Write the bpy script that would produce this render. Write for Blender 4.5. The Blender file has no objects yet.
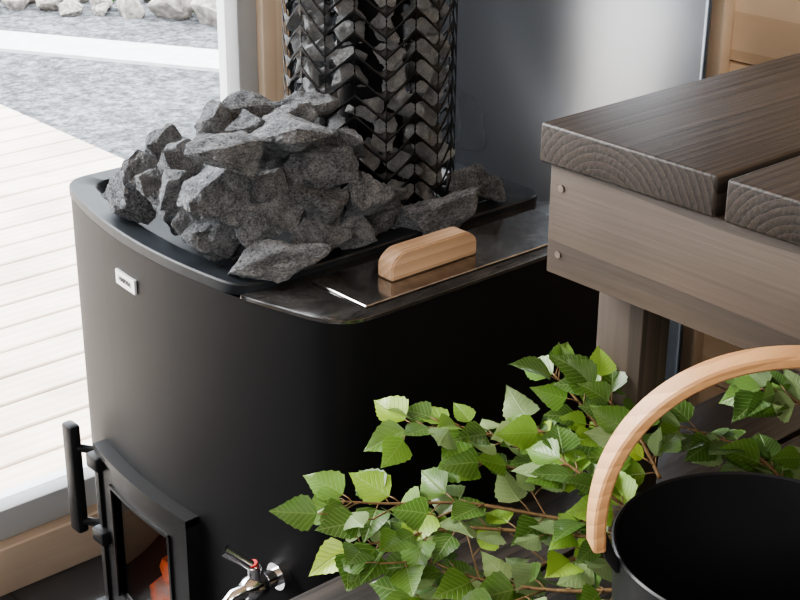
import bpy, bmesh, math, random
from mathutils import Vector, Matrix, Euler, noise
scene=bpy.context.scene
col=scene.collection
R=random.Random(7)
try: scene.view_settings.look='AgX - Medium High Contrast'
except Exception: pass

# ------------------------------------------------------------------ materials
def new_mat(name):
    m=bpy.data.materials.new(name); m.use_nodes=True
    nt=m.node_tree; b=nt.nodes['Principled BSDF']
    return m,nt,b
def N(nt,t):
    return nt.nodes.new(t)
def ramp(nt,fac,stops):
    r=nt.nodes.new('ShaderNodeValToRGB')
    while len(r.color_ramp.elements)<len(stops): r.color_ramp.elements.new(.5)
    for e,(p,c) in zip(r.color_ramp.elements,stops):
        e.position=p; e.color=(*c,1) if len(c)==3 else c
    nt.links.new(fac,r.inputs[0]); return r
def bump(nt,b,h,strength=.3,dist=.01):
    n=nt.nodes.new('ShaderNodeBump'); n.inputs['Strength'].default_value=strength; n.inputs['Distance'].default_value=dist
    nt.links.new(h,n.inputs['Height']); nt.links.new(n.outputs[0],b.inputs['Normal']); return n
def simple(name,c,rough=.5,metal=0,nscale=0,nbump=.1,ndist=.001,var=.0,spec=None):
    m,nt,b=new_mat(name)
    b.inputs['Base Color'].default_value=(*c,1); b.inputs['Roughness'].default_value=rough; b.inputs['Metallic'].default_value=metal
    if spec is not None: b.inputs['Specular IOR Level'].default_value=spec
    if nscale:
        tc=N(nt,'ShaderNodeTexCoord'); n=N(nt,'ShaderNodeTexNoise'); n.inputs['Scale'].default_value=nscale; n.inputs['Detail'].default_value=5
        nt.links.new(tc.outputs['Object'],n.inputs[0]); bump(nt,b,n.outputs[0],nbump,ndist)
        if var:
            r=ramp(nt,n.outputs[0],[(.3,tuple(x*(1-var) for x in c)),(.7,tuple(min(1,x*(1+var)) for x in c))])
            nt.links.new(r.outputs[0],b.inputs['Base Color'])
    return m
def wood(name,axis,c0,c1,ring=60,pith=(.0,.0),rough=.6,dist=2.0,fine=.35,bstr=.15):
    m,nt,b=new_mat(name)
    tc=N(nt,'ShaderNodeTexCoord'); sp=N(nt,'ShaderNodeSeparateXYZ'); nt.links.new(tc.outputs['Object'],sp.inputs[0])
    cb=N(nt,'ShaderNodeCombineXYZ')
    order={'X':(0,1,2),'Y':(1,0,2),'Z':(2,0,1)}[axis]
    for i,o in enumerate(order): nt.links.new(sp.outputs[o],cb.inputs[i])
    mp=N(nt,'ShaderNodeMapping'); mp.inputs['Location'].default_value=(0,-pith[0],-pith[1]); nt.links.new(cb.outputs[0],mp.inputs[0])
    mp2=N(nt,'ShaderNodeMapping'); mp2.inputs['Scale'].default_value=(.06,1,1); nt.links.new(mp.outputs[0],mp2.inputs[0])
    w=N(nt,'ShaderNodeTexWave'); w.wave_type='RINGS'; w.rings_direction='X'; w.wave_profile='SAW'
    w.inputs['Scale'].default_value=ring; w.inputs['Distortion'].default_value=dist; w.inputs['Detail'].default_value=3; w.inputs['Detail Scale'].default_value=.8
    nt.links.new(mp2.outputs[0],w.inputs[0])
    mp3=N(nt,'ShaderNodeMapping'); mp3.inputs['Scale'].default_value=(6,260,260); nt.links.new(mp.outputs[0],mp3.inputs[0])
    n=N(nt,'ShaderNodeTexNoise'); n.inputs['Scale'].default_value=1; n.inputs['Detail'].default_value=4; nt.links.new(mp3.outputs[0],n.inputs[0])
    mx=N(nt,'ShaderNodeMix'); mx.data_type='FLOAT'; mx.inputs[0].default_value=fine
    nt.links.new(w.outputs['Fac'],mx.inputs[2]); nt.links.new(n.outputs[0],mx.inputs[3])
    n2=N(nt,'ShaderNodeTexNoise'); n2.inputs['Scale'].default_value=5; nt.links.new(tc.outputs['Object'],n2.inputs[0])
    r=ramp(nt,mx.outputs[0],[(.12,c0),(.8,c1)])
    h=N(nt,'ShaderNodeHueSaturation'); nt.links.new(r.outputs[0],h.inputs['Color'])
    ma=N(nt,'ShaderNodeMapRange'); ma.inputs[1].default_value=.3; ma.inputs[2].default_value=.7; ma.inputs[3].default_value=.82; ma.inputs[4].default_value=1.18
    nt.links.new(n2.outputs[0],ma.inputs[0]); nt.links.new(ma.outputs[0],h.inputs['Value'])
    nt.links.new(h.outputs[0],b.inputs['Base Color']); b.inputs['Roughness'].default_value=rough
    bump(nt,b,mx.outputs[0],bstr,.002)
    return m

M={}
M['black']=simple('black_paint',(.010,.010,.011),.5,0,900,.12,.0005,spec=.2)
M['blackm']=simple('black_satin_steel',(.013,.013,.014),.40,0,500,.1,.0005,spec=.35)
M['cage']=simple('black_cage_steel',(.007,.007,.008),.45,0,spec=.3)
M['tray']=simple('tray_steel',(.015,.019,.024),.45,.0,60,.1,.001,.3,spec=.35)
M['soot']=simple('firebox_soot',(.05,.042,.036),.9,0,60,.3,.002)
M['chrome']=simple('chrome',(.75,.75,.76),.12,1)
M['red']=simple('red_dot',(.6,.02,.02),.4)
M['plate']=simple('plate_silver',(.75,.76,.78),.35,.3)
M['ink']=simple('ink',(.03,.03,.03),.6)
M['frame_grey']=simple('frame_grey',(.50,.52,.54),.4)
M['black_wall']=simple('matt_black',(.01,.01,.011),.7)  # plain near-black for the whole left wall
M['screw']=simple('screw',(.22,.19,.17),.35,.9)
M['dark']=wood('stained_plank','X',(.012,.010,.0085),(.058,.045,.037),44,(.02,-.05),.45,2.5,.42,.6)
M['fascia']=wood('stained_fascia','Y',(.036,.026,.019),(.092,.066,.048),18,(.12,.02),.6,3,.55,.3)
M['post']=wood('stained_post','Z',(.042,.032,.025),(.095,.073,.058),18,(.1,.02),.6,3,.5,.2)
M['pine']=wood('pine_panel','Y',(.72,.53,.36),(.84,.66,.48),9,(.2,.1),.5,4,.3,.1)
M['trimw']=wood('pine_trim','Z',(.74,.58,.43),(.84,.70,.55),12,(.2,.1),.5,4,.3,.1)
M['trimx']=wood('pine_sill','X',(.44,.34,.25),(.60,.48,.37),12,(.2,.1),.5,4,.3,.1)
M['beech']=wood('beech','X',(.48,.31,.19),(.66,.46,.31),40,(.1,.1),.5,2,.5,.1)
M['bent']=wood('bentwood','X',(.44,.23,.105),(.64,.37,.18),30,(.2,.1),.42,2,.5,.1)
M['bark']=simple('twig_bark',(.18,.11,.05),.6,0,200,.4,.001,.3)
M['deck']=wood('deck_boards','X',(.58,.48,.39),(.68,.575,.485),10,(.3,.2),.7,3,.3,.1)
M['path']=simple('path_concrete',(.62,.62,.62),.8,0,20,.2,.003,.1)
M['boulder']=simple('boulder_stone',(.27,.245,.22),.85,0,3,.6,.02,.6)
M['plaster']=simple('plaster',(.10,.085,.075),.8,0,40,.1,.001)
M['grass']=simple('weed',(.10,.22,.04),.7)
# charred log; ember glow added so it shows in the dark firebox
m,nt,b=new_mat('log_added_glow')
tc=N(nt,'ShaderNodeTexCoord'); n1=N(nt,'ShaderNodeTexNoise'); n1.inputs['Scale'].default_value=26; n1.inputs['Detail'].default_value=6; nt.links.new(tc.outputs['Object'],n1.inputs[0])
r=ramp(nt,n1.outputs[0],[(.38,(.05,.02,.015)),(.52,(.36,.10,.04)),(.66,(.55,.42,.34))]); nt.links.new(r.outputs[0],b.inputs['Base Color'])
e=ramp(nt,n1.outputs[0],[(.40,(.10,.02,.006)),(.56,(.75,.13,.035)),(.66,(.20,.05,.02))]); nt.links.new(e.outputs[0],b.inputs['Emission Color']); b.inputs['Emission Strength'].default_value=.55
b.inputs['Roughness'].default_value=.8; bump(nt,b,n1.outputs[0],.6,.004)
M['log']=m

def stone_mat(name,stops,br0=.8,br1=1.2):
    m,nt,b=new_mat(name)
    tc=N(nt,'ShaderNodeTexCoord'); oi=N(nt,'ShaderNodeObjectInfo')
    va=N(nt,'ShaderNodeVectorMath'); va.operation='ADD'; nt.links.new(tc.outputs['Object'],va.inputs[0]); nt.links.new(oi.outputs['Random'],va.inputs[1])
    n1=N(nt,'ShaderNodeTexNoise'); n1.inputs['Scale'].default_value=20; n1.inputs['Detail'].default_value=3; n1.inputs['Roughness'].default_value=.8
    n2=N(nt,'ShaderNodeTexNoise'); n2.inputs['Scale'].default_value=2.6; n2.inputs['Detail'].default_value=10; n2.inputs['Roughness'].default_value=.75
    for n in (n1,n2): nt.links.new(va.outputs[0],n.inputs[0])
    mx=N(nt,'ShaderNodeMix'); mx.data_type='FLOAT'; mx.inputs[0].default_value=.5
    nt.links.new(n1.outputs[0],mx.inputs[2]); nt.links.new(n2.outputs[0],mx.inputs[3])
    r=ramp(nt,mx.outputs[0],stops)
    hs=N(nt,'ShaderNodeHueSaturation'); nt.links.new(r.outputs[0],hs.inputs['Color'])
    mr=N(nt,'ShaderNodeMapRange'); mr.inputs[3].default_value=br0; mr.inputs[4].default_value=br1; nt.links.new(oi.outputs['Random'],mr.inputs[0]); nt.links.new(mr.outputs[0],hs.inputs['Value'])
    nt.links.new(hs.outputs[0],b.inputs['Base Color']); b.inputs['Roughness'].default_value=.8
    b.inputs['Specular IOR Level'].default_value=.3
    bump(nt,b,mx.outputs[0],1.0,.08)
    return m
M['stone']=stone_mat('olivine_stone',[(.36,(.075,.079,.088)),(.47,(.29,.305,.33)),(.60,(.70,.72,.76))])
M['stone_brightened']=stone_mat('basket_olivine_brightened',[(.33,(.25,.26,.28)),(.46,(.58,.60,.63)),(.60,(.92,.93,.95))],.9,1.1)  # heap stone brightened in colour to offset the shade inside the basket

m,nt,b=new_mat('smudged_steel')
tc=N(nt,'ShaderNodeTexCoord'); n1=N(nt,'ShaderNodeTexNoise'); n1.inputs['Scale'].default_value=28; n1.inputs['Detail'].default_value=8; n1.inputs['Roughness'].default_value=.7
nt.links.new(tc.outputs['Object'],n1.inputs[0])
r=ramp(nt,n1.outputs[0],[(.35,(.19,.185,.182)),(.55,(.29,.285,.28)),(.75,(.44,.43,.425))]); nt.links.new(r.outputs[0],b.inputs['Base Color'])
b.inputs['Metallic'].default_value=.92
r2_=ramp(nt,n1.outputs[0],[(.3,(.08,.08,.08)),(.7,(.20,.20,.20))]); nt.links.new(r2_.outputs[0],b.inputs['Roughness'])
M['steeltop']=m

m,nt,b=new_mat('brushed_stainless')
tc=N(nt,'ShaderNodeTexCoord'); n1=N(nt,'ShaderNodeTexNoise'); n1.inputs['Scale'].default_value=4; n1.inputs['Detail'].default_value=2; nt.links.new(tc.outputs['Object'],n1.inputs[0])
b.inputs['Base Color'].default_value=(.34,.37,.41,1); b.inputs['Metallic'].default_value=1
r=ramp(nt,n1.outputs[0],[(.3,(.25,.25,.25)),(.7,(.31,.31,.31))]); nt.links.new(r.outputs[0],b.inputs['Roughness'])
M['stainless']=m

def pane(name,tint,ior,rough):
    m=bpy.data.materials.new(name); m.use_nodes=True; nt=m.node_tree; nt.nodes.clear()
    o=N(nt,'ShaderNodeOutputMaterial'); mix=N(nt,'ShaderNodeMixShader'); t=N(nt,'ShaderNodeBsdfTransparent'); t.inputs[0].default_value=(*tint,1); g=N(nt,'ShaderNodeBsdfGlossy')
    g.inputs['Roughness'].default_value=rough; f_=N(nt,'ShaderNodeFresnel'); f_.inputs[0].default_value=ior
    nt.links.new(f_.outputs[0],mix.inputs[0]); nt.links.new(t.outputs[0],mix.inputs[1]); nt.links.new(g.outputs[0],mix.inputs[2]); nt.links.new(mix.outputs[0],o.inputs[0])
    return m
M['glass']=pane('thin_glass',(1,1,1),1.25,.02)
M['sglass']=pane('stove_glass',(.92,.88,.86),1.9,.03)

# leaf
m,nt,b=new_mat('birch_leaf')
uv=N(nt,'ShaderNodeUVMap'); sp=N(nt,'ShaderNodeSeparateXYZ'); nt.links.new(uv.outputs[0],sp.inputs[0])
def math_(op,a,b_=None,clamp=False):
    n=N(nt,'ShaderNodeMath'); n.operation=op; n.use_clamp=clamp
    for i,x in enumerate((a,b_)):
        if x is None: continue
        if isinstance(x,(int,float)): n.inputs[i].default_value=x
        else: nt.links.new(x,n.inputs[i])
    return n.outputs[0]
av=math_('ABSOLUTE',math_('SUBTRACT',sp.outputs[1],.5))
lat=math_('SINE',math_('MULTIPLY',math_('SUBTRACT',sp.outputs[0],math_('MULTIPLY',av,.75)),50.))
latm=math_('MULTIPLY',math_('SUBTRACT',lat,.82),6.,True)
mid=math_('SUBTRACT',1.,math_('MULTIPLY',av,32.),True)
vein=math_('MAXIMUM',latm,mid,True)
at=N(nt,'ShaderNodeAttribute'); at.attribute_name='tint'
geo=N(nt,'ShaderNodeNewGeometry')
rr=ramp(nt,at.outputs['Fac'],[(0,(.075,.15,.032)),(.5,(.14,.27,.048)),(.88,(.24,.41,.065)),(1,(.43,.60,.08))])
pale=ramp(nt,at.outputs['Fac'],[(0,(.25,.35,.17)),(1,(.38,.50,.22))])
mb=N(nt,'ShaderNodeMix'); mb.data_type='RGBA'; nt.links.new(geo.outputs['Backfacing'],mb.inputs[0]); nt.links.new(rr.outputs[0],mb.inputs[6]); nt.links.new(pale.outputs[0],mb.inputs[7])
mv=N(nt,'ShaderNodeMix'); mv.data_type='RGBA'; nt.links.new(math_('MULTIPLY',vein,.35),mv.inputs[0]); nt.links.new(mb.outputs[2],mv.inputs[6]); mv.inputs[7].default_value=(.38,.50,.20,1)
nt.links.new(mv.outputs[2],b.inputs['Base Color']); b.inputs['Roughness'].default_value=.36
bump(nt,b,math_('SUBTRACT',1.,vein),.6,.0008)
tr=N(nt,'ShaderNodeBsdfTranslucent'); nt.links.new(mv.outputs[2],tr.inputs[0])
ms=N(nt,'ShaderNodeMixShader'); ms.inputs[0].default_value=.3; out=nt.nodes['Material Output']
nt.links.new(b.outputs[0],ms.inputs[1]); nt.links.new(tr.outputs[0],ms.inputs[2]); nt.links.new(ms.outputs[0],out.inputs[0])
M['leaf']=m

m,nt,b=new_mat('gravel')
tc=N(nt,'ShaderNodeTexCoord'); v=N(nt,'ShaderNodeTexNoise'); v.inputs['Scale'].default_value=24; v.inputs['Detail'].default_value=6; v.inputs['Roughness'].default_value=.85; nt.links.new(tc.outputs['Object'],v.inputs[0])
n=N(nt,'ShaderNodeTexNoise'); n.inputs['Scale'].default_value=1.6; n.inputs['Detail'].default_value=8; n.inputs['Roughness'].default_value=.7; nt.links.new(tc.outputs['Object'],n.inputs[0])
r=ramp(nt,v.outputs[0],[(.38,(.04,.043,.048)),(.5,(.15,.155,.165)),(.62,(.36,.37,.39))])
r2_=ramp(nt,n.outputs[0],[(.35,(.65,.65,.65)),(.65,(1.2,1.2,1.2))])
mm=N(nt,'ShaderNodeMix'); mm.data_type='RGBA'; mm.blend_type='MULTIPLY'; mm.inputs[0].default_value=1; nt.links.new(r.outputs[0],mm.inputs[6]); nt.links.new(r2_.outputs[0],mm.inputs[7])
nt.links.new(mm.outputs[2],b.inputs['Base Color']); b.inputs['Roughness'].default_value=.9; bump(nt,b,v.outputs[0],.8,.03)
M['gravel']=m

m,nt,b=new_mat('slate_tile')
tc=N(nt,'ShaderNodeTexCoord'); br=N(nt,'ShaderNodeTexBrick'); br.offset=0
br.inputs['Scale'].default_value=1; br.inputs['Brick Width'].default_value=.3; br.inputs['Row Height'].default_value=.3; br.inputs['Mortar Size'].default_value=.004
br.inputs['Color1'].default_value=(.055,.055,.06,1); br.inputs['Color2'].default_value=(.07,.07,.075,1); br.inputs['Mortar'].default_value=(.03,.03,.03,1)
nt.links.new(tc.outputs['Object'],br.inputs[0]); nt.links.new(br.outputs[0],b.inputs['Base Color']); b.inputs['Roughness'].default_value=.35
M['tile']=m

# ------------------------------------------------------------------ helpers
def mk(name,bm,mat,parent=None,smooth=False,origin=None,keep=False):
    me=bpy.data.meshes.new(name)
    if not keep: bmesh.ops.recalc_face_normals(bm,faces=bm.faces)
    if smooth:
        for f in bm.faces: f.smooth=True
    bm.to_mesh(me); bm.free()
    if mat is not None: me.materials.append(mat)
    ob=bpy.data.objects.new(name,me); col.objects.link(ob)
    if smooth and smooth!='full':
        me.set_sharp_from_angle(angle=math.radians(smooth if smooth is not True else 35))
    if origin is not None:
        o=Vector(origin); me.transform(Matrix.Translation(-o)); ob.location=o
    if parent is not None:
        ob.parent=parent; ob.matrix_parent_inverse=Matrix.Translation(-Vector(parent.location))
    return ob
def thing(name,label,cat,loc,group=None):
    e=bpy.data.objects.new(name,None); col.objects.link(e); e.location=loc; e.empty_display_size=.05
    e['label']=label; e['category']=cat
    if group: e['group']=group
    return e
def lab(o,label,cat,group=None,kind=None):
    if label: o['label']=label
    if cat: o['category']=cat
    if group: o['group']=group
    if kind: o['kind']=kind
    return o
def struct(o,label=None,cat=None):
    o['kind']='structure'
    if label: o['label']=label
    if cat: o['category']=cat
    return o
def add_box(bm,x0,x1,y0,y1,z0,z1,bev=0,seg=2):
    g=bmesh.ops.create_cube(bm,size=1)
    vs=g['verts']
    for v in vs:
        v.co=Vector(((x0+x1)/2+v.co.x*(x1-x0),(y0+y1)/2+v.co.y*(y1-y0),(z0+z1)/2+v.co.z*(z1-z0)))
    if bev:
        es=set(e for v in vs for e in v.link_edges)
        bmesh.ops.bevel(bm,geom=list(es),offset=bev,segments=seg,affect='EDGES',profile=.5)
def box(name,x0,x1,y0,y1,z0,z1,mat,parent=None,bev=.002,seg=2):
    bm=bmesh.new(); add_box(bm,x0,x1,y0,y1,z0,z1,bev,seg)
    return mk(name,bm,mat,parent,smooth=35,origin=((x0+x1)/2,(y0+y1)/2,(z0+z1)/2))
def rings(bm,rs,close=True,cap0=False,cap1=False):
    vr=[[bm.verts.new(p) for p in r] for r in rs]
    n=len(rs[0])
    for a,b_ in zip(vr,vr[1:]):
        for i in range(n if close else n-1):
            j=(i+1)%n
            bm.faces.new((a[i],a[j],b_[j],b_[i]))
    if cap0: bm.faces.new(vr[0][::-1])
    if cap1: bm.faces.new(vr[-1])
    return vr
def tube(bm,pts,rad,n=8,cap=True):
    pts=[Vector(p) for p in pts]; rs=[]; up=Vector((0,0,1)); prev=None
    for i,p in enumerate(pts):
        d=(pts[min(i+1,len(pts)-1)]-pts[max(i-1,0)]).normalized()
        a=d.cross(up)
        if a.length<.05: a=d.cross(Vector((1,0,0)))
        a.normalize()
        if prev is not None and a.dot(prev)<0: a=-a
        prev=a; c=d.cross(a).normalized(); r_=rad[i] if isinstance(rad,(list,tuple)) else rad
        rs.append([p+(a*math.cos(t)+c*math.sin(t))*r_ for t in [2*math.pi*k/n for k in range(n)]])
    rings(bm,rs,True,cap,cap)
def lathe(bm,prof,c,n=64):
    rs=[]
    for r_,h in prof:
        rs.append([Vector((c[0]+r_*math.cos(2*math.pi*k/n),c[1]+r_*math.sin(2*math.pi*k/n),c[2]+h)) for k in range(n)])
    rings(bm,rs)
def catmull(P,k=6):
    P=[Vector(p) for p in P]; out=[]
    for i in range(len(P)-1):
        a=P[max(i-1,0)];b_=P[i];c=P[i+1];d=P[min(i+2,len(P)-1)]
        for s in range(k):
            t=s/k
            out.append(.5*((2*b_)+(c-a)*t+(2*a-5*b_+4*c-d)*t*t+(3*b_-a-3*c+d)*t**3))
    out.append(P[-1]); return out

# ------------------------------------------------------------------ room shell
H=1.43
WX=1.66
bm=bmesh.new(); add_box(bm,-1.6,WX+.1,-1.6,2.08,-.10,0)
struct(mk('floor',bm,M['tile']))
bm=bmesh.new(); add_box(bm,-1.6,WX+.1,-1.6,2.08,2.3,2.38)
struct(mk('ceiling',bm,M['pine']))
bm=bmesh.new()
z=-.045
while z<2.3:
    add_box(bm,WX,WX+.02,-1.6,2.0,max(z,0)+.001,min(z+.119,2.3),.004,2); z+=.12
add_box(bm,WX+.02,WX+.1,-1.6,2.08,0,2.3)
struct(mk('wall_back',bm,M['pine'],smooth=35,origin=(WX+.02,0,1)))
bm=bmesh.new(); add_box(bm,-1.6,WX,-1.68,-1.6,0,2.3); struct(mk('wall_right',bm,M['plaster']))
bm=bmesh.new(); add_box(bm,-1.68,-1.6,-1.68,2.08,0,2.3); struct(mk('wall_front',bm,M['plaster']))
bm=bmesh.new(); add_box(bm,-1.6,WX,2.0,2.08,2.15,2.3); add_box(bm,1.515,WX,2.0,2.08,0,2.15)
struct(mk('wall_left',bm,M['black_wall']))
win=thing('window_1','large fixed window with grey frame','window',(0,2.0,0)); win['kind']='structure'
bm=bmesh.new()
JX=1.412
add_box(bm,-1.6,JX+.04,2.0,2.06,.085,.14,.004); add_box(bm,JX,JX+.04,2.0,2.06,.14,2.1,.004); add_box(bm,-1.6,JX+.04,2.0,2.06,2.1,2.15,.004); add_box(bm,-1.6,-1.55,2.0,2.06,.14,2.1,.004)
mk('frame',bm,M['frame_grey'],win,smooth=35)
bm=bmesh.new(); add_box(bm,-1.55,JX,2.03,2.036,.14,2.1); mk('glass_pane',bm,M['glass'],win)
bm=bmesh.new(); add_box(bm,-1.6,1.515,1.975,2.06,0,.085,.004); struct(mk('trim_1',bm,M['trimx'],smooth=35))
bm=bmesh.new(); add_box(bm,JX+.04,1.513,1.985,2.06,.085,2.15,.004); struct(mk('trim_2',bm,M['trimw'],smooth=35,origin=(1.45,2.0,1)))
bm=bmesh.new(); add_box(bm,WX-.022,WX,1.205,1.27,0,2.3,.003); struct(mk('trim_3',bm,M['trimw'],smooth=35,origin=(1.58,1.2,1)))

# ------------------------------------------------------------------ outside
bm=bmesh.new(); add_box(bm,-25,30,2.1,40,-.4,-.15)
g=mk('ground',bm,M['gravel']); struct(g,'grey crushed-stone ground outside the window','ground')
bm=bmesh.new(); y=2.09
while y<6.6:
    add_box(bm,-2.4,2.335,y,y+.109,-.078,-.05,.003,1); y+=.119
add_box(bm,2.30,2.33,2.09,6.6,-.15,-.08)
add_box(bm,-2.4,-2.37,2.09,6.6,-.15,-.08)
lab(mk('deck',bm,M['deck'],smooth=35),'pale wooden deck boards outside the window','deck')
bm=bmesh.new()
c=Vector((3.2,5.49,0)); d=Vector((.506,-.863,0)).normalized(); q=Vector((d.y*-1,d.x,0))
vs=[c+d*s+q*t*.14 for s,t in ((-1.30,-1),(2.6,-1),(2.6,1),(-1.30,1))]
rings(bm,[[v+Vector((0,0,-.150)) for v in vs],[v+Vector((0,0,-.135)) for v in vs]],True,True,True)
lab(mk('footpath',bm,M['path']),'narrow pale concrete strip across the gravel','path')

def rock_mesh(name,seed,mat,npts=16,rough=1,sub=3,scale=(1,.75,.6),bev=.024):
    rr=random.Random(seed); bm=bmesh.new()
    for i in range(npts):
        z_=rr.uniform(-1,1); a=rr.uniform(0,2*math.pi); s=math.sqrt(1-z_*z_); k_=rr.uniform(.86,1.06)
        v=Vector((s*math.cos(a),s*math.sin(a),z_)); mxx=max(abs(v.x),abs(v.y),abs(v.z)); v=v*(1-.45)+v/mxx*.36
        bm.verts.new((v.x*k_*scale[0],v.y*k_*scale[1],v.z*k_*scale[2]))
    bmesh.ops.convex_hull(bm,input=bm.verts)
    bmesh.ops.delete(bm,geom=[v for v in bm.verts if not v.link_faces],context='VERTS')
    bmesh.ops.dissolve_limit(bm,angle_limit=math.radians(16),verts=bm.verts,edges=bm.edges)
    bmesh.ops.bevel(bm,geom=list(bm.edges),offset=bev,segments=2,affect='EDGES',profile=.6)
    bmesh.ops.triangulate(bm,faces=bm.faces)
    for _ in range(sub):
        es=[e for e in bm.edges if e.calc_length()>.085]
        if es: bmesh.ops.subdivide_edges(bm,edges=es,cuts=1); bmesh.ops.triangulate(bm,faces=[f for f in bm.faces if len(f.verts)>3])
    bm.normal_update()
    for v in bm.verts:
        p=v.co*2.0+Vector((seed*3.1,0,0))
        n0=noise.fractal(p,1,2,3); st=math.floor(n0*4)/4
        dd=(n0*.045+st*.035+noise.fractal(p*5,1,2,3)*.020)*rough
        v.co+=v.normal*dd
    me=bpy.data.meshes.new(name); bmesh.ops.recalc_face_normals(bm,faces=bm.faces)
    for f in bm.faces: f.smooth=True
    bm.to_mesh(me); bm.free(); me.materials.append(mat)
    me.set_sharp_from_angle(angle=math.radians(30))
    return me
rocks=[rock_mesh('stone_shape',i+3,M['stone'],npts=11+i%5,sub=4,scale=(1,.80-.04*(i%3),.64+.05*(i%2))) for i in range(12)]
rocks2=[]
for me_ in rocks[:8]:
    m2=me_.copy(); m2.materials.clear(); m2.materials.append(M['stone_brightened']); rocks2.append(m2)
brocks=[rock_mesh('boulder_shape',40+i,M['boulder'],npts=22,sub=2,rough=.6,scale=(1,.85,.7),bev=.06) for i in range(5)]
weeds=[Vector((3.93,5.83,0)),Vector((3.72,6.35,0))]
placed=[(w_,.06) for w_ in weeds]
tries=0
while len(placed)<170 and tries<14000:
    tries+=1
    s=R.uniform(-.2,1.7); kf=R.uniform(-.35,1.3); sz=R.uniform(.05,.14)
    if kf<.10-.32*max(0,s-.15): continue
    p=Vector((3.16,6.35,0))+Vector((.78,-.65,0))*s+Vector((.663,.749,0))*kf
    if any((p-q_).length<(sz+z_)*.80 for q_,z_ in placed): continue
    placed.append((p,sz))
    o=bpy.data.objects.new('boulder',R.choice(brocks)); col.objects.link(o)
    o.scale=(sz,sz,sz*.9); o.location=(p.x,p.y,-.15+sz*.4); o.rotation_euler=(R.uniform(-.3,.3),R.uniform(-.3,.3),R.uniform(0,6))
    lab(o,'rounded grey fieldstone lying on the gravel','rock','fieldstones outside the window')
for w_ in weeds:
    bm=bmesh.new()
    for i in range(50):
        a=R.uniform(0,6.28); r_=R.uniform(.0,.04); h=R.uniform(.05,.15); b0=Vector((w_.x+r_*math.cos(a),w_.y+r_*math.sin(a),-.15)); sd=Vector((math.cos(a*3),math.sin(a*3),0))*.007
        tip=b0+Vector((math.cos(a)*.04,math.sin(a)*.04,h)); v=[bm.verts.new(b0-sd),bm.verts.new(b0+sd),bm.verts.new((b0+tip)/2+sd*1.3),bm.verts.new(tip),bm.verts.new((b0+tip)/2-sd*1.3)]
        bm.faces.new(v)
    lab(mk('weed',bm,M['grass'],keep=True),'small green weed growing between the fieldstones','plant','weeds between fieldstones')

# ------------------------------------------------------------------ stove
def fx(y): return .83+.045*((y-1.352)/.27)**2
def outline(y0,y1,xb,ins,rad,nf=26,rb=None,rl=None):
    y0+=ins; y1-=ins; xb-=ins; rb=rad if rb is None else rb; rl=rad if rl is None else rl; P=[]
    def bez(a,c,b_,n=6): return [a*(1-t)**2+c*2*t*(1-t)+b_*t*t for t in [k/n for k in range(n+1)]]
    V2=lambda x,y:Vector((x,y,0))
    F=lambda y:fx(y)+ins
    ya,yb=y1-rl,y0+rad
    P+=[V2(F(ya+(yb-ya)*k/nf),ya+(yb-ya)*k/nf) for k in range(nf)]
    P+=bez(V2(F(y0+rad),y0+rad),V2(F(y0),y0),V2(F(y0)+rad,y0))
    P+=bez(V2(xb-rb,y0),V2(xb,y0),V2(xb,y0+rb))
    P+=bez(V2(xb,y1-rb),V2(xb,y1),V2(xb-rb,y1))
    P+=bez(V2(F(y1)+rl,y1),V2(F(y1),y1),V2(F(y1-rl),y1-rl))[:-1]
    return P
def at_z(P,z): return [Vector((p.x,p.y,z)) for p in P]
Y0,Y1,XB=1.076,1.626,1.30
stove=thing('sauna_stove','black curved-front wood-burning sauna stove with stone tray and water tank','stove',(1.06,1.35,0))
bm=bmesh.new()
P=outline(Y0,Y1,XB,0,.040,rl=.03,rb=.03)
def ins_y(P,y):
    for i in range(len(P)-1):
        if P[i].x<.9 and P[i].y>y>P[i+1].y and abs(P[i].y-y)>1e-4:
            return P[:i+1]+[Vector((fx(y),y,0))]+P[i+1:]
    return P
gy0,gy1,gz0,gz1=1.334,1.486,.286,.452
P=ins_y(ins_y(P,gy1),gy0)
zs=[.03,gz0,gz1,.7955]
vr=[[bm.verts.new((p.x,p.y,z)) for p in P] for z in zs]
n=len(P)
for r_ in range(3):
    for i in range(n):
        j=(i+1)%n
        ym=(P[i].y+P[j].y)/2
        if r_==1 and P[i].x<.9 and P[j].x<.9 and gy0<ym<gy1: continue
        bm.faces.new((vr[r_][i],vr[r_][j],vr[r_+1][j],vr[r_+1][i]))
bm.faces.new(vr[0])
mk('body',bm,M['black'],stove,smooth=40)
bm=bmesh.new()
a=[Vector((fx(gy1)+.002,gy1,0)),Vector((fx(gy0)+.002,gy0,0)),Vector((1.15,gy0-.04,0)),Vector((1.15,gy1+.04,0))]
vr2=[[bm.verts.new((p.x,p.y,z)) for p in a] for z in (gz0-.03,gz1+.02)]
for i in (1,2,3):
    j=(i+1)%4; bm.faces.new((vr2[0][i],vr2[0][j],vr2[1][j],vr2[1][i]))
bm.faces.new(vr2[0]); bm.faces.new(vr2[1])
mk('firebox',bm,M['soot'],stove)
bm=bmesh.new(); P3=outline(Y0,Y1,XB,.03,.03); rings(bm,[at_z(P3,0),at_z(P3,.031)],True,True,True); mk('plinth',bm,M['black'],stove)
def top_outline(ins): return outline(Y0-.001,1.206,XB,ins,.040,nf=10,rb=.006,rl=.002)
bm=bmesh.new()
rings(bm,[at_z(top_outline(-.001),.7956),at_z(top_outline(-.001),.7992),at_z(top_outline(.0005),.8)],True,True,True)
mk('top_plate',bm,M['steeltop'],stove,smooth=30)
bm=bmesh.new()
def tr(ins,z): return at_z(outline(1.203,Y1+.006,XB+.004,ins,max(.012,.03-ins*.3)),z)
rings(bm,[tr(0,.7958),tr(0,.8065),tr(.0015,.8085),tr(.030,.8075),tr(.033,.8055),tr(.060,.778),tr(.064,.7765)],True,False,True)
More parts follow.
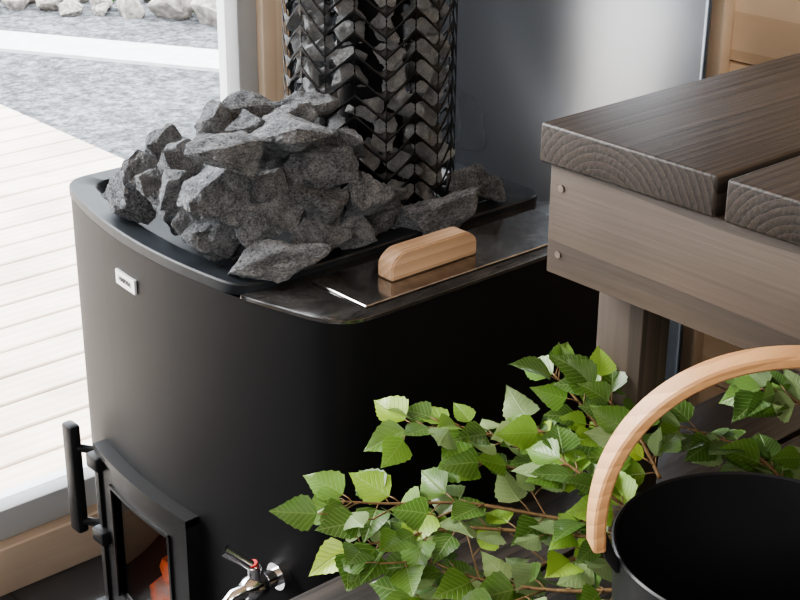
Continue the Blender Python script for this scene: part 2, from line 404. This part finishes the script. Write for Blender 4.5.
mk('stone_tray',bm,M['tray'],stove,smooth=30)
bm=bmesh.new(); add_box(bm,.919,1.262,1.092,1.184,.8000,.8030,.001,1)
lid=mk('tank_lid',bm,M['steeltop'],stove,smooth=30,origin=(1.09,1.135,.8015))
bm=bmesh.new()
prof=[(-.063,0),(.063,0),(.063,.017),(.059,.023),(.050,.029),(.044,.0305),(-.044,.0305),(-.050,.029),(-.059,.023),(-.063,.017)]
a=[Vector((1.045+p[0],1.1225,.803+p[1])) for p in prof]; b_=[Vector((p.x,1.1475,p.z)) for p in a]
rings(bm,[a,b_],True,True,True); bmesh.ops.bevel(bm,geom=[e for e in bm.edges],offset=.0018,segments=2,affect='EDGES')
hd=mk('lid_handle',bm,M['beech'],lid,smooth=35,origin=(1.045,1.135,.818)); hd['label']='pale wooden lid handle'
def cslab(bm,y0,y1,z0,z1,o0,o1,n=10):
    rs=[]
    for k in range(n+1):
        y=y0+(y1-y0)*k/n; x=fx(y)
        rs.append([Vector((x-o0,y,z0)),Vector((x-o1,y,z0)),Vector((x-o1,y,z1)),Vector((x-o0,y,z1))])
    rings(bm,rs,True,True,True)
door=bmesh.new()
dy0,dy1,dz0,dz1=1.298,1.524,.250,.486
cslab(door,dy0,gy0+.004,dz0,dz1,0,.014); cslab(door,gy1-.004,dy1,dz0,dz1,0,.014); cslab(door,gy0,gy1,gz1-.004,dz1,0,.0139); cslab(door,gy0,gy1,dz0,gz0+.004,0,.0139)
cslab(door,dy0-.004,dy0+.006,dz0,dz1+.004,0,.019); cslab(door,dy1-.006,dy1+.004,dz0,dz1+.004,0,.019); cslab(door,dy0-.004,dy1+.004,dz1-.004,dz1+.006,0,.019)
cslab(door,gy0,gy0+.004,gz0,gz1,.0,.017); cslab(door,gy1-.004,gy1,gz0,gz1,.0,.017); cslab(door,gy0,gy1,gz1-.004,gz1,0,.017)
dr=mk('door',door,M['blackm'],stove,smooth=35)
bm=bmesh.new()
for k in range(12):
    ya=gy0+(gy1-gy0)*k/12; yb=gy0+(gy1-gy0)*(k+1)/12
    v=[bm.verts.new(p) for p in ((fx(ya)-.010,ya,gz1),(fx(yb)-.010,yb,gz1),(fx(yb)-.010,yb,gz0),(fx(ya)-.010,ya,gz0))]; bm.faces.new(v)
bmesh.ops.remove_doubles(bm,verts=bm.verts,dist=1e-5)
gp=mk('glass_pane',bm,M['sglass'],dr,smooth='full',keep=True); gp['label']='curved heat-resistant glass'
bm=bmesh.new()
add_box(bm,.816,.832,1.560,1.584,.345,.505,.004,2)
for zz in (.362,.472):
    tube(bm,[(.824,1.568,zz),(.838,1.545,zz),(.846,1.520,zz)],.0055,8); add_box(bm,.818,.846,1.503,1.530,zz-.010,zz+.010,.003)
mk('door_handle',bm,M['blackm'],dr,smooth=35)
bm=bmesh.new(); cslab(bm,1.300,1.540,.06,.240,0,.030); cslab(bm,1.294,1.55,.230,.244,0,.042)
mk('ash_drawer',bm,M['blackm'],stove,smooth=35)
yc,zc=1.420,.750
bm=bmesh.new(); cslab(bm,yc-.0235,yc+.0235,zc-.0088,zc+.0088,0,.003,4)
npl=mk('name_plate',bm,M['plate'],stove,smooth=35); npl['label']='small silver name plate with dark lettering'
cu=bpy.data.curves.new('txt','FONT'); cu.body='HARVIA'; cu.size=.0085; cu.extrude=.0002; cu.align_x='CENTER'; cu.align_y='CENTER'
to=bpy.data.objects.new('txt',cu); col.objects.link(to); dg=bpy.context.evaluated_depsgraph_get()
me=bpy.data.meshes.new_from_object(to.evaluated_get(dg)); col.objects.unlink(to); bpy.data.objects.remove(to)
sl=math.atan(2*.045*(yc-1.352)/.27**2)
rot=Matrix(((0,0,-1),(-1,0,0),(0,1,0))).to_4x4()
me.transform(Matrix.Translation((fx(yc)-.0034,yc,zc))@Matrix.Rotation(-sl,4,'Z')@rot); me.materials.clear(); me.materials.append(M['ink'])
lt=bpy.data.objects.new('lettering',me); col.objects.link(lt); lt.parent=npl
# tap
ty,tz=1.164,.468; tx=fx(ty)
bm=bmesh.new()
tube(bm,[(tx+.004,ty,tz),(tx-.006,ty,tz)],.0165,20); tube(bm,[(tx-.005,ty,tz),(tx-.022,ty,tz)],.0105,16)
tube(bm,[(tx-.020,ty,tz),(tx-.026,ty,tz),(tx-.044,ty,tz),(tx-.05,ty,tz)],[.010,.0145,.0145,.010],18)
tube(bm,[(tx-.048,ty,tz),(tx-.062,ty+.002,tz-.002),(tx-.072,ty+.004,tz-.012),(tx-.074,ty+.005,tz-.035)],[.0085,.0085,.0085,.0075],14)
tap=mk('water_tap',bm,M['chrome'],stove,smooth=40); tap['label']='chrome water tap'
bm=bmesh.new(); tube(bm,[(tx-.035,ty,tz+.010),(tx-.035,ty,tz+.026)],.008,14)
tube(bm,[(tx-.034,ty-.002,tz+.024),(tx-.045,ty+.010,tz+.034),(tx-.058,ty+.022,tz+.046)],[.0065,.006,.0075],10)
mk('tap_lever',bm,M['chrome'],tap,smooth=40)
bm=bmesh.new(); tube(bm,[(tx-.035,ty,tz+.0255),(tx-.037,ty,tz+.0315)],.0058,12); rd=mk('tap_cap',bm,M['red'],tap,smooth=40); rd['label']='small red cap'
for i,(x,yy,zz,an) in enumerate(((.965,1.46,.284,.15),(.965,1.385,.286,-.15),(.965,1.425,.332,.05))):
    bm=bmesh.new(); tube(bm,[(-.10,0,0),(-.05,.004,.002),(.06,-.003,0),(.11,0,.002)],[.024,.027,.026,.024],7)
    o=mk('firewood_log',bm,M['log'],smooth=30); o.location=(x,yy,zz); o.rotation_euler=(i*.7,0,an)
    lab(o,'reddish split log behind the stove glass','firewood','logs inside the stove')

# perforated stone basket
cx,cy,cr=1.150,1.357,.1035
zb,zt=.778,1.20
ncol=18; ch=.0245; w=2*math.pi*cr/ncol; rise=w*.85
bm=bmesh.new()
def cyl(s,z): a=s/cr; return Vector((cx+cr*math.cos(a),cy+cr*math.sin(a),z))
nr=int((zt-zb)/ch)
for c_ in range(ncol):
    s0=c_*w; s1=s0+w; up_=1 if c_%2==0 else -1
    za=0 if up_==1 else rise; zb2=rise if up_==1 else 0
    for r_ in range(-1,nr):
        z0=zb+r_*ch
        A=[(s0,z0+za),((s0+s1)/2,z0+(za+zb2)/2),(s1,z0+zb2),(s1,z0+ch+zb2),((s0+s1)/2,z0+ch+(za+zb2)/2),(s0,z0+ch+za)]
        cxs=(s0+s1)/2; czs=z0+ch/2+(za+zb2)/2
        dx,dz=(s1-s0)/2,(zb2-za)/2
        L=math.hypot(dx,dz); ux,uz=dx/L,dz/L
        hw=.425*ch*abs(ux); hl=L-.0010; hs=hl-hw
        def pt(l,h): return (cxs+ux*l-uz*h,czs+uz*l+ux*h)
        q7=hw*.7071
        loop=[pt(-hl,0),pt(-hs-q7,-q7),pt(-hs,-hw),pt(0,-hw),pt(hs,-hw),pt(hs+q7,-q7),pt(hl,0),pt(hs+q7,q7),pt(hs,hw),pt(0,hw),pt(-hs,hw),pt(-hs-q7,q7)]
        hv=[bm.verts.new(cyl(*q)) for q in loop]
        O=[bm.verts.new(cyl(*q)) for q in A]
        for f in [(O[0],O[1],hv[3],hv[2]),(O[0],hv[2],hv[1]),(O[0],hv[1],hv[0]),(O[1],O[2],hv[4],hv[3]),(O[2],hv[5],hv[4]),(O[2],hv[6],hv[5]),(O[2],O[3],hv[6]),(O[3],hv[7],hv[6]),(O[3],hv[8],hv[7]),(O[3],O[4],hv[9],hv[8]),(O[4],O[5],hv[10],hv[9]),(O[5],hv[11],hv[10]),(O[5],hv[0],hv[11]),(O[5],O[0],hv[0])]:
            bm.faces.new(f)
bmesh.ops.remove_doubles(bm,verts=bm.verts,dist=2e-5)
bk=mk('stone_basket',bm,M['cage'],stove,smooth='full'); bk['label']='black perforated steel stone basket'
sm=bk.modifiers.new('thick','SOLIDIFY'); sm.thickness=.0010; sm.offset=0
for zz in (zb,zt):
    bm=bmesh.new(); lathe(bm,[(cr+.002,-.004),(cr+.002,.016),(cr-.003,.016),(cr-.003,-.004),(cr+.002,-.004)],(cx,cy,zz),72)
    mk('basket_rim',bm,M['cage'],bk,smooth=35)
bm=bmesh.new(); lathe(bm,[(.0,0),(.040,0),(.040,1.5),(0,1.5)],(cx,cy,.79),32); mk('flue_pipe',bm,M['black'],stove,smooth=35)
gi=0
for lay in range(12):
    nst=10; off=R.random()
    for k in range(nst):
        a=2*math.pi*(k+off+R.uniform(-.15,.15))/nst; rr_=.0765+R.uniform(-.002,.002)
        o=bpy.data.objects.new('basket_stone',rocks2[gi%8]); gi+=1; col.objects.link(o)
        s=R.uniform(.026,.030); o.scale=(s*1.05,s*.95,s*1.1); o.location=(cx+rr_*math.cos(a),cy+rr_*math.sin(a),.80+lay*.033+R.uniform(-.005,.005))
        o.rotation_euler=(R.uniform(0,6),R.uniform(0,6),R.uniform(0,6))
        lab(o,'small rough grey stone packed inside the perforated basket','stone','stones inside the basket')

heap=[(.893,1.485,.842,.084,.062,62,0),(.884,1.395,.834,.080,.052,-62,1),(.868,1.300,.826,.060,.052,40,2),(.908,1.285,.838,.072,.052,48,3),
(.905,1.222,.822,.112,.042,10,7),(1.010,1.222,.826,.046,.046,70,5),(1.140,1.228,.820,.122,.044,22,6),(.968,1.228,.826,.070,.044,5,7),
(.878,1.275,.888,.088,.056,4,8),(.957,1.243,.866,.088,.054,-8,9),(.893,1.388,.888,.052,.048,20,10),(.920,1.262,.892,.050,.046,-30,11),
(1.046,1.230,.866,.062,.044,-12,0),(.985,1.246,.896,.088,.046,4,1),(.872,1.243,.938,.080,.042,-10,2),(.958,1.262,.934,.106,.054,-6,3),
(.932,1.318,.934,.056,.042,25,4),(.925,1.364,.932,.062,.040,80,5),(1.040,1.262,.900,.050,.050,60,6),(.985,1.366,.944,.100,.034,-5,7),
(1.019,1.322,.946,.070,.034,8,8),(.880,1.440,.868,.050,.045,-20,9),(.902,1.430,.893,.058,.046,30,10),(.860,1.345,.872,.050,.045,-35,11),
(.862,1.325,.845,.042,.036,20,5),(.872,1.415,.862,.044,.036,-40,7),(.925,1.245,.86,.046,.04,50,10),(.985,1.235,.85,.045,.04,-20,11),(1.075,1.235,.845,.05,.036,10,3),(.905,1.335,.915,.045,.035,-10,6),(.99,1.31,.935,.05,.04,40,2),(.95,1.222,.835,.04,.035,60,9)]
fill=[(.93,1.33,.82),(.93,1.40,.83),(.95,1.46,.83),(1.0,1.30,.83),(.99,1.25,.82),(.94,1.30,.88),(.95,1.37,.88),(.98,1.42,.86),(1.0,1.47,.84),(.99,1.33,.89),(1.02,1.50,.82),(1.10,1.51,.82),(1.2,1.50,.82),(.96,1.34,.905),(.98,1.4,.90),(.91,1.35,.85),(1.07,1.245,.825),(.915,1.25,.855),(1.22,1.24,.812),(.99,1.36,.915)]
def place(o,x,y,z,L,h,t):
    o.location=(x,y,z); me=o.data
    mn=[min(v.co[i] for v in me.vertices) for i in range(3)]; mxv=[max(v.co[i] for v in me.vertices) for i in range(3)]
    ex=[mxv[i]-mn[i] for i in range(3)]
    o.scale=(L/ex[0],(L*.55+h*.45)/ex[1]*.9,h/ex[2])
    o.rotation_mode='QUATERNION'
    o.rotation_quaternion=(Matrix.Rotation(math.radians(-41.5),4,'Z')@Matrix.Rotation(math.radians(-t),4,'Y')@Matrix.Rotation(R.uniform(-.35,.5),4,'X')@Matrix.Rotation(R.choice((0,math.pi)),4,'Z')).to_quaternion()
for i,(x,y,z,L,h,t,sh) in enumerate(heap):
    o=bpy.data.objects.new('heater_stone',rocks[sh]); col.objects.link(o); place(o,x,y,z,L*1.03,h*1.12,t)
    lab(o,'rough angular grey stone heaped on the stove tray','stone','stones heaped on the tray')
for i,(x,y,z) in enumerate(fill):
    o=bpy.data.objects.new('heater_stone',rocks[(i*5)%12]); col.objects.link(o); place(o,x,y,z,.07,.055,R.uniform(-60,60))
    lab(o,'rough angular grey stone heaped on the stove tray','stone','stones heaped on the tray')

# curved stainless heat shield
bm=bmesh.new(); rs=[]
scx,scy,sr=1.08,1.42,.545
for k in range(49):
    a=math.radians(-27+80*k/48); rs.append([Vector((scx+sr*math.cos(a),scy+sr*math.sin(a),z)) for z in (.0,2.0)])
v0=[[bm.verts.new(p) for p in r_] for r_ in rs]
for a,b_ in zip(v0,v0[1:]): bm.faces.new((a[0],b_[0],b_[1],a[1]))
sh=mk('heat_shield',bm,M['stainless'],smooth='full'); s2=sh.modifiers.new('t','SOLIDIFY'); s2.thickness=.002
lab(sh,'curved brushed stainless steel heat shield standing behind the stove','heat shield')

# ------------------------------------------------------------------ benches
ub=thing('sauna_bench','dark-stained wooden upper sauna bench with thick planks','bench',(1.3,.55,.6))
XE=WX-.002
for i in range(5):
    y1=.890-i*.2055
    box('seat_board',.953,XE,y1-.196,y1,1.0032,1.040,M['dark'],ub,.003,3)
fa=box('fascia_board',.960,.990,-.14,.8815,.897,1.0028,M['fascia'],ub,.002,2)
box('side_rail',.991,XE,.8635,.880,.91,1.0028,M['fascia'],ub,.002,2)
for (x,y) in ((1.010,.803),(1.55,.803),(1.010,-.12)):
    box('leg',x,x+.041,y,y+.0555,.6003,1.0028,M['post'],ub,.002,2)
for zz in (.918,.982):
    bm=bmesh.new(); tube(bm,[(.961,.867,zz),(.9588,.867,zz)],.0034,12); mk('screw',bm,M['screw'],fa,smooth=30)
lb=thing('lower_bench','dark-stained lower sauna bench platform','bench',(1.1,.4,0))
y=.967
while y>-.3:
    box('seat_board',.40,XE,y-.118,y,.572,.600,M['dark'],lb,.003,2); y-=.124
box('fascia_board',.42,.445,-.27,.955,.49,.571,M['fascia'],lb)
for (x,y) in ((.46,.88),(1.5,.88),(.46,-.2),(1.5,-.2)):
    box('leg',x,x+.04,y,y+.07,0,.571,M['post'],lb)

# ------------------------------------------------------------------ bucket
bx,by,bz=.8914,.5748,.6005; br_=.117; bh=.175
bu=thing('sauna_bucket','black round sauna bucket with a bent wooden handle','bucket',(bx,by,bz))
bm=bmesh.new(); lathe(bm,[(.0,.0),(br_-.014,.0),(br_-.011,.003),(br_-.0005,bh-.004),(br_,bh),(br_-.0015,bh+.0015),(br_-.0035,bh),(br_-.0145,.006),(0,.006)],(bx,by,bz),96)
bmesh.ops.remove_doubles(bm,verts=bm.verts,dist=1e-5)
mk('bucket_body',bm,M['blackm'],bu,smooth=35)
ang=math.radians(-41.5+9); hdv=Vector((math.cos(ang),math.sin(ang),0)); hn=Vector((-math.sin(ang),math.cos(ang),0))
c=Vector((bx,by,bz+bh)); hw=.136; nS=60; rs=[]
for k in range(nS+1):
    t=math.pi*(1.0-k/nS); ct,st=math.cos(t),math.sin(t)
    rs.append((hw*math.copysign(abs(ct)**.92,ct),.034+.132*abs(st)**.90))
path=[Vector((a,b_)) for a,b_ in rs]
path=[path[0]+Vector((.001,-.020))]+path+[path[-1]+Vector((-.001,-.020))]
R2=[]
for i,p in enumerate(path):
    d=(path[min(i+1,len(path)-1)]-path[max(i-1,0)]).normalized(); nrm=Vector((-d.y,d.x))
    w_=.0118; th_=.005; q=[]
    for (a,b_) in ((-1,-.6),(-.85,-1),(.85,-1),(1,-.6),(1,.6),(.85,1),(-.85,1),(-1,.6)):
        pp=p+nrm*th_*b_; q.append(c+hdv*pp.x+Vector((0,0,pp.y))+hn*a*w_)
    R2.append(q)
bm=bmesh.new(); rings(bm,R2,True,True,True)
h_=mk('bucket_handle',bm,M['bent'],bu,smooth=35); h_['label']='bent pale wood carrying handle'
for s in (-1,1):
    bm=bmesh.new()
    tube(bm,[c+hdv*s*(br_-.002)+Vector((0,0,-.010)),c+hdv*s*(br_+.006)+Vector((0,0,.002)),c+hdv*s*(.132)+Vector((0,0,.024))],.0045,12)
    mk('handle_pivot',bm,M['blackm'],bu,smooth=35)

# ------------------------------------------------------------------ birch branches
def leaf(bm,uvl,tl,base,d,nrm,L,rr,tint):
    d=d.normalized(); side=d.cross(nrm).normalized(); nrm=side.cross(d).normalized()
    ns=14; wmax=L*rr.uniform(.35,.43); droop=rr.uniform(-.05,.30); fold=rr.uniform(.05,.38); rows=[]
    prof=[.05,.50,.80,.95,1,.98,.92,.83,.72,.60,.47,.34,.22,.11,0]
    bend=rr.uniform(-.12,.12)
    for i in range(ns+1):
        s=i/ns; w_=wmax*prof[i]*(1+(.05 if i%2 else -.04))
        ctr=base+d*(s*L)+nrm*(-droop*L*s*s)+side*(bend*L*s*s)
        row=[]
        for q in (-1,-.55,0,.55,1):
            row.append((bm.verts.new(ctr+side*(q*w_)+nrm*(abs(q)*w_*fold+ .02*L*math.sin(s*9+q*2)*abs(q))),s,.5+q*.5*max(prof[i],.15)))
        rows.append(row)
    for a,b_ in zip(rows,rows[1:]):
        for j in range(4):
            q=(a[j],a[j+1],b_[j+1],b_[j])
            f=bm.faces.new([t[0] for t in q]); f.smooth=True
            for lp,t in zip(f.loops,q):
                lp[uvl].uv=(t[1],t[2]); lp[tl]=(tint,tint,tint,1)
mmv=[([(928,721,676),(887,779,663),(826,821,643),(765,842,643)],.3,1,.7),
([(949,740,690),(910,802,687),(857,868,694),(800,917,694),(762,942,700)],.3,1,.72),
([(926,732,692),(886,793,685),(832,855,684),(785,882,680),(740,905,676)],.35,0,.75),
([(977,791,720),(939,838,719),(912,886,736),(883,918,746),(840,942,747)],.2,0,.58),
([(984,785,720),(986,826,745),(983,856,767),(980,884,784)],.2,0,.65),
([(975,742,732),(984,776,756),(988,811,772),(990,833,789)],.3,0,.7),
([(1097,670,695),(1101,722,715),(1085,758,727),(1059,787,738)],.3,0,.75),
([(1202,712,727),(1177,745,745),(1157,767,754)],.2,0,.7),
([(901,697,668),(854,749,660),(815,811,658),(794,861,664)],.3,1,.7),
([(970,759,705),(939,819,711),(906,866,716),(880,893,719)],.25,0,.68),
([(1010,772,738),(984,799,746),(956,836,741),(936,870,745)],.2,0,.6),
([(1149,674,706),(1139,714,710),(1095,733,701)],.3,0,.75),
([(924,721,719),(911,758,739),(904,802,753)],.3,0,.7)]
toward=Vector((-.663,-.749,.55)).normalized()
LR=random.Random(33)
for bi,(ch_,dens,twigs,pr) in enumerate(mmv):
    pts=[Vector(p)/1000 for p in ch_]
    pth=catmull(pts,6)
    br=thing('birch_branch','leafy green birch branch lying on the lower bench','branch',pts[0],'birch branches on the bench')
    bm=bmesh.new(); n_=len(pth)
    tube(bm,pth,[.0022-.0013*i/n_ for i in range(n_)],6)
    lbm=bmesh.new(); uvl=lbm.loops.layers.uv.new('UVMap'); tl=lbm.loops.layers.color.new('tint')
    side=1
    def put(p,d):
        t=d.normalized(); sd=t.cross(Vector((0,0,1))).normalized()*side
        out_=(t*LR.uniform(.3,1.0)+sd*LR.uniform(.5,1.1)+Vector((0,0,LR.uniform(-.3,.45)))).normalized()
        pet=p+out_*LR.uniform(.009,.018)
        nr_=(Vector((0,0,1))*LR.uniform(.3,1)+toward*LR.uniform(.3,1.2)+Vector((LR.uniform(-.6,.6),LR.uniform(-.6,.6),LR.uniform(-.3,.3)))).normalized()
        if LR.random()<.2: nr_=-nr_
        tube(bm,[p,(p+pet)/2+Vector((0,0,.001)),pet],.0007,5)
        leaf(lbm,uvl,tl,pet,out_+Vector((0,0,-.1)),nr_,LR.uniform(.028,.048),LR,LR.random()**1.0)
    i=1
    while i<n_-1:
        d=pth[i+1]-pth[i]
        if LR.random()<pr: put(pth[i],d)
        side=-side
        if LR.random()<dens: put(pth[i],d); side=-side
        if twigs and i%5==2:
            sd=d.normalized().cross(Vector((0,0,1))).normalized()*side
            tw=[pth[i]+ (d.normalized()*.5+sd*.8+Vector((0,0,.2))).normalized()*s for s in (0,.028,.055)]
            tube(bm,tw,.0009,5)
            for q in (1,2):
                put(tw[q],tw[q]-tw[q-1]); side=-side
        i+=1
    d=pth[-1]-pth[-2]
    leaf(lbm,uvl,tl,pth[-1],d+Vector((0,0,-.002)),toward+Vector((0,0,.6)),.044,LR,.7 if bi!=2 else 1.)
    for v in lbm.verts:
        if v.co.z<.603 and v.co.y<.97: v.co.z=.603
        if v.co.y>1.066: v.co.y=1.066
    mk('stem',bm,M['bark'],br,smooth='full')
    lv=mk('leaves',lbm,M['leaf'],br,keep=True); lv['label']='serrated green birch leaves'

# ------------------------------------------------------------------ light
w=bpy.data.worlds.new('world'); scene.world=w; w.use_nodes=True; nt=w.node_tree; bg=nt.nodes['Background']
bg.inputs[0].default_value=(.88,.94,1.0,1); bg.inputs[1].default_value=6.8
sl=bpy.data.lights.new('sun','SUN'); sl.energy=8; sl.angle=math.radians(30); sl.color=(1,.98,.95)
so=bpy.data.objects.new('sun',sl); col.objects.link(so); so.location=(0,4,4)
so.rotation_euler=Vector((.42,-.75,-.62)).to_track_quat('-Z','Y').to_euler()
def area(name,loc,target,sx,sy,power,color):
    l=bpy.data.lights.new(name,'AREA'); l.shape='RECTANGLE'; l.size=sx; l.size_y=sy; l.energy=power; l.color=color
    o=bpy.data.objects.new(name,l); col.objects.link(o); o.location=loc
    o.rotation_euler=(Vector(target)-Vector(loc)).to_track_quat('-Z','Y').to_euler(); return o
area('room_fill',(-1.2,-.3,1.9),(1.0,.9,.8),1.4,1.2,44,(1,.98,.95))  # added fill from behind the camera, for a likely window there
area('side_fill',(.3,-1.4,1.9),(1.0,.8,.9),1.2,.9,15,(1,.98,.95))  # added fill from the side, no lamp stands here

# ------------------------------------------------------------------ camera
cam=bpy.data.cameras.new('camera'); co=bpy.data.objects.new('camera',cam); col.objects.link(co); scene.camera=co
pt_=.40980; ro=.0062; th=.84652
Fv=Vector((math.cos(th),math.sin(th),0)); Rv=Vector((math.sin(th),-math.cos(th),0)); Z=Vector((0,0,1))
fw=Fv*math.cos(pt_)-Z*math.sin(pt_); up=Fv*math.sin(pt_)+Z*math.cos(pt_)
r2=Rv*math.cos(ro)+up*math.sin(ro); u2=up*math.cos(ro)-Rv*math.sin(ro)
mat=Matrix((r2,u2,-fw)).transposed().to_4x4(); mat.translation=Vector((0,0,H)); co.matrix_world=mat
cam.sensor_width=36; cam.lens=1510*36/800; cam.clip_start=.02
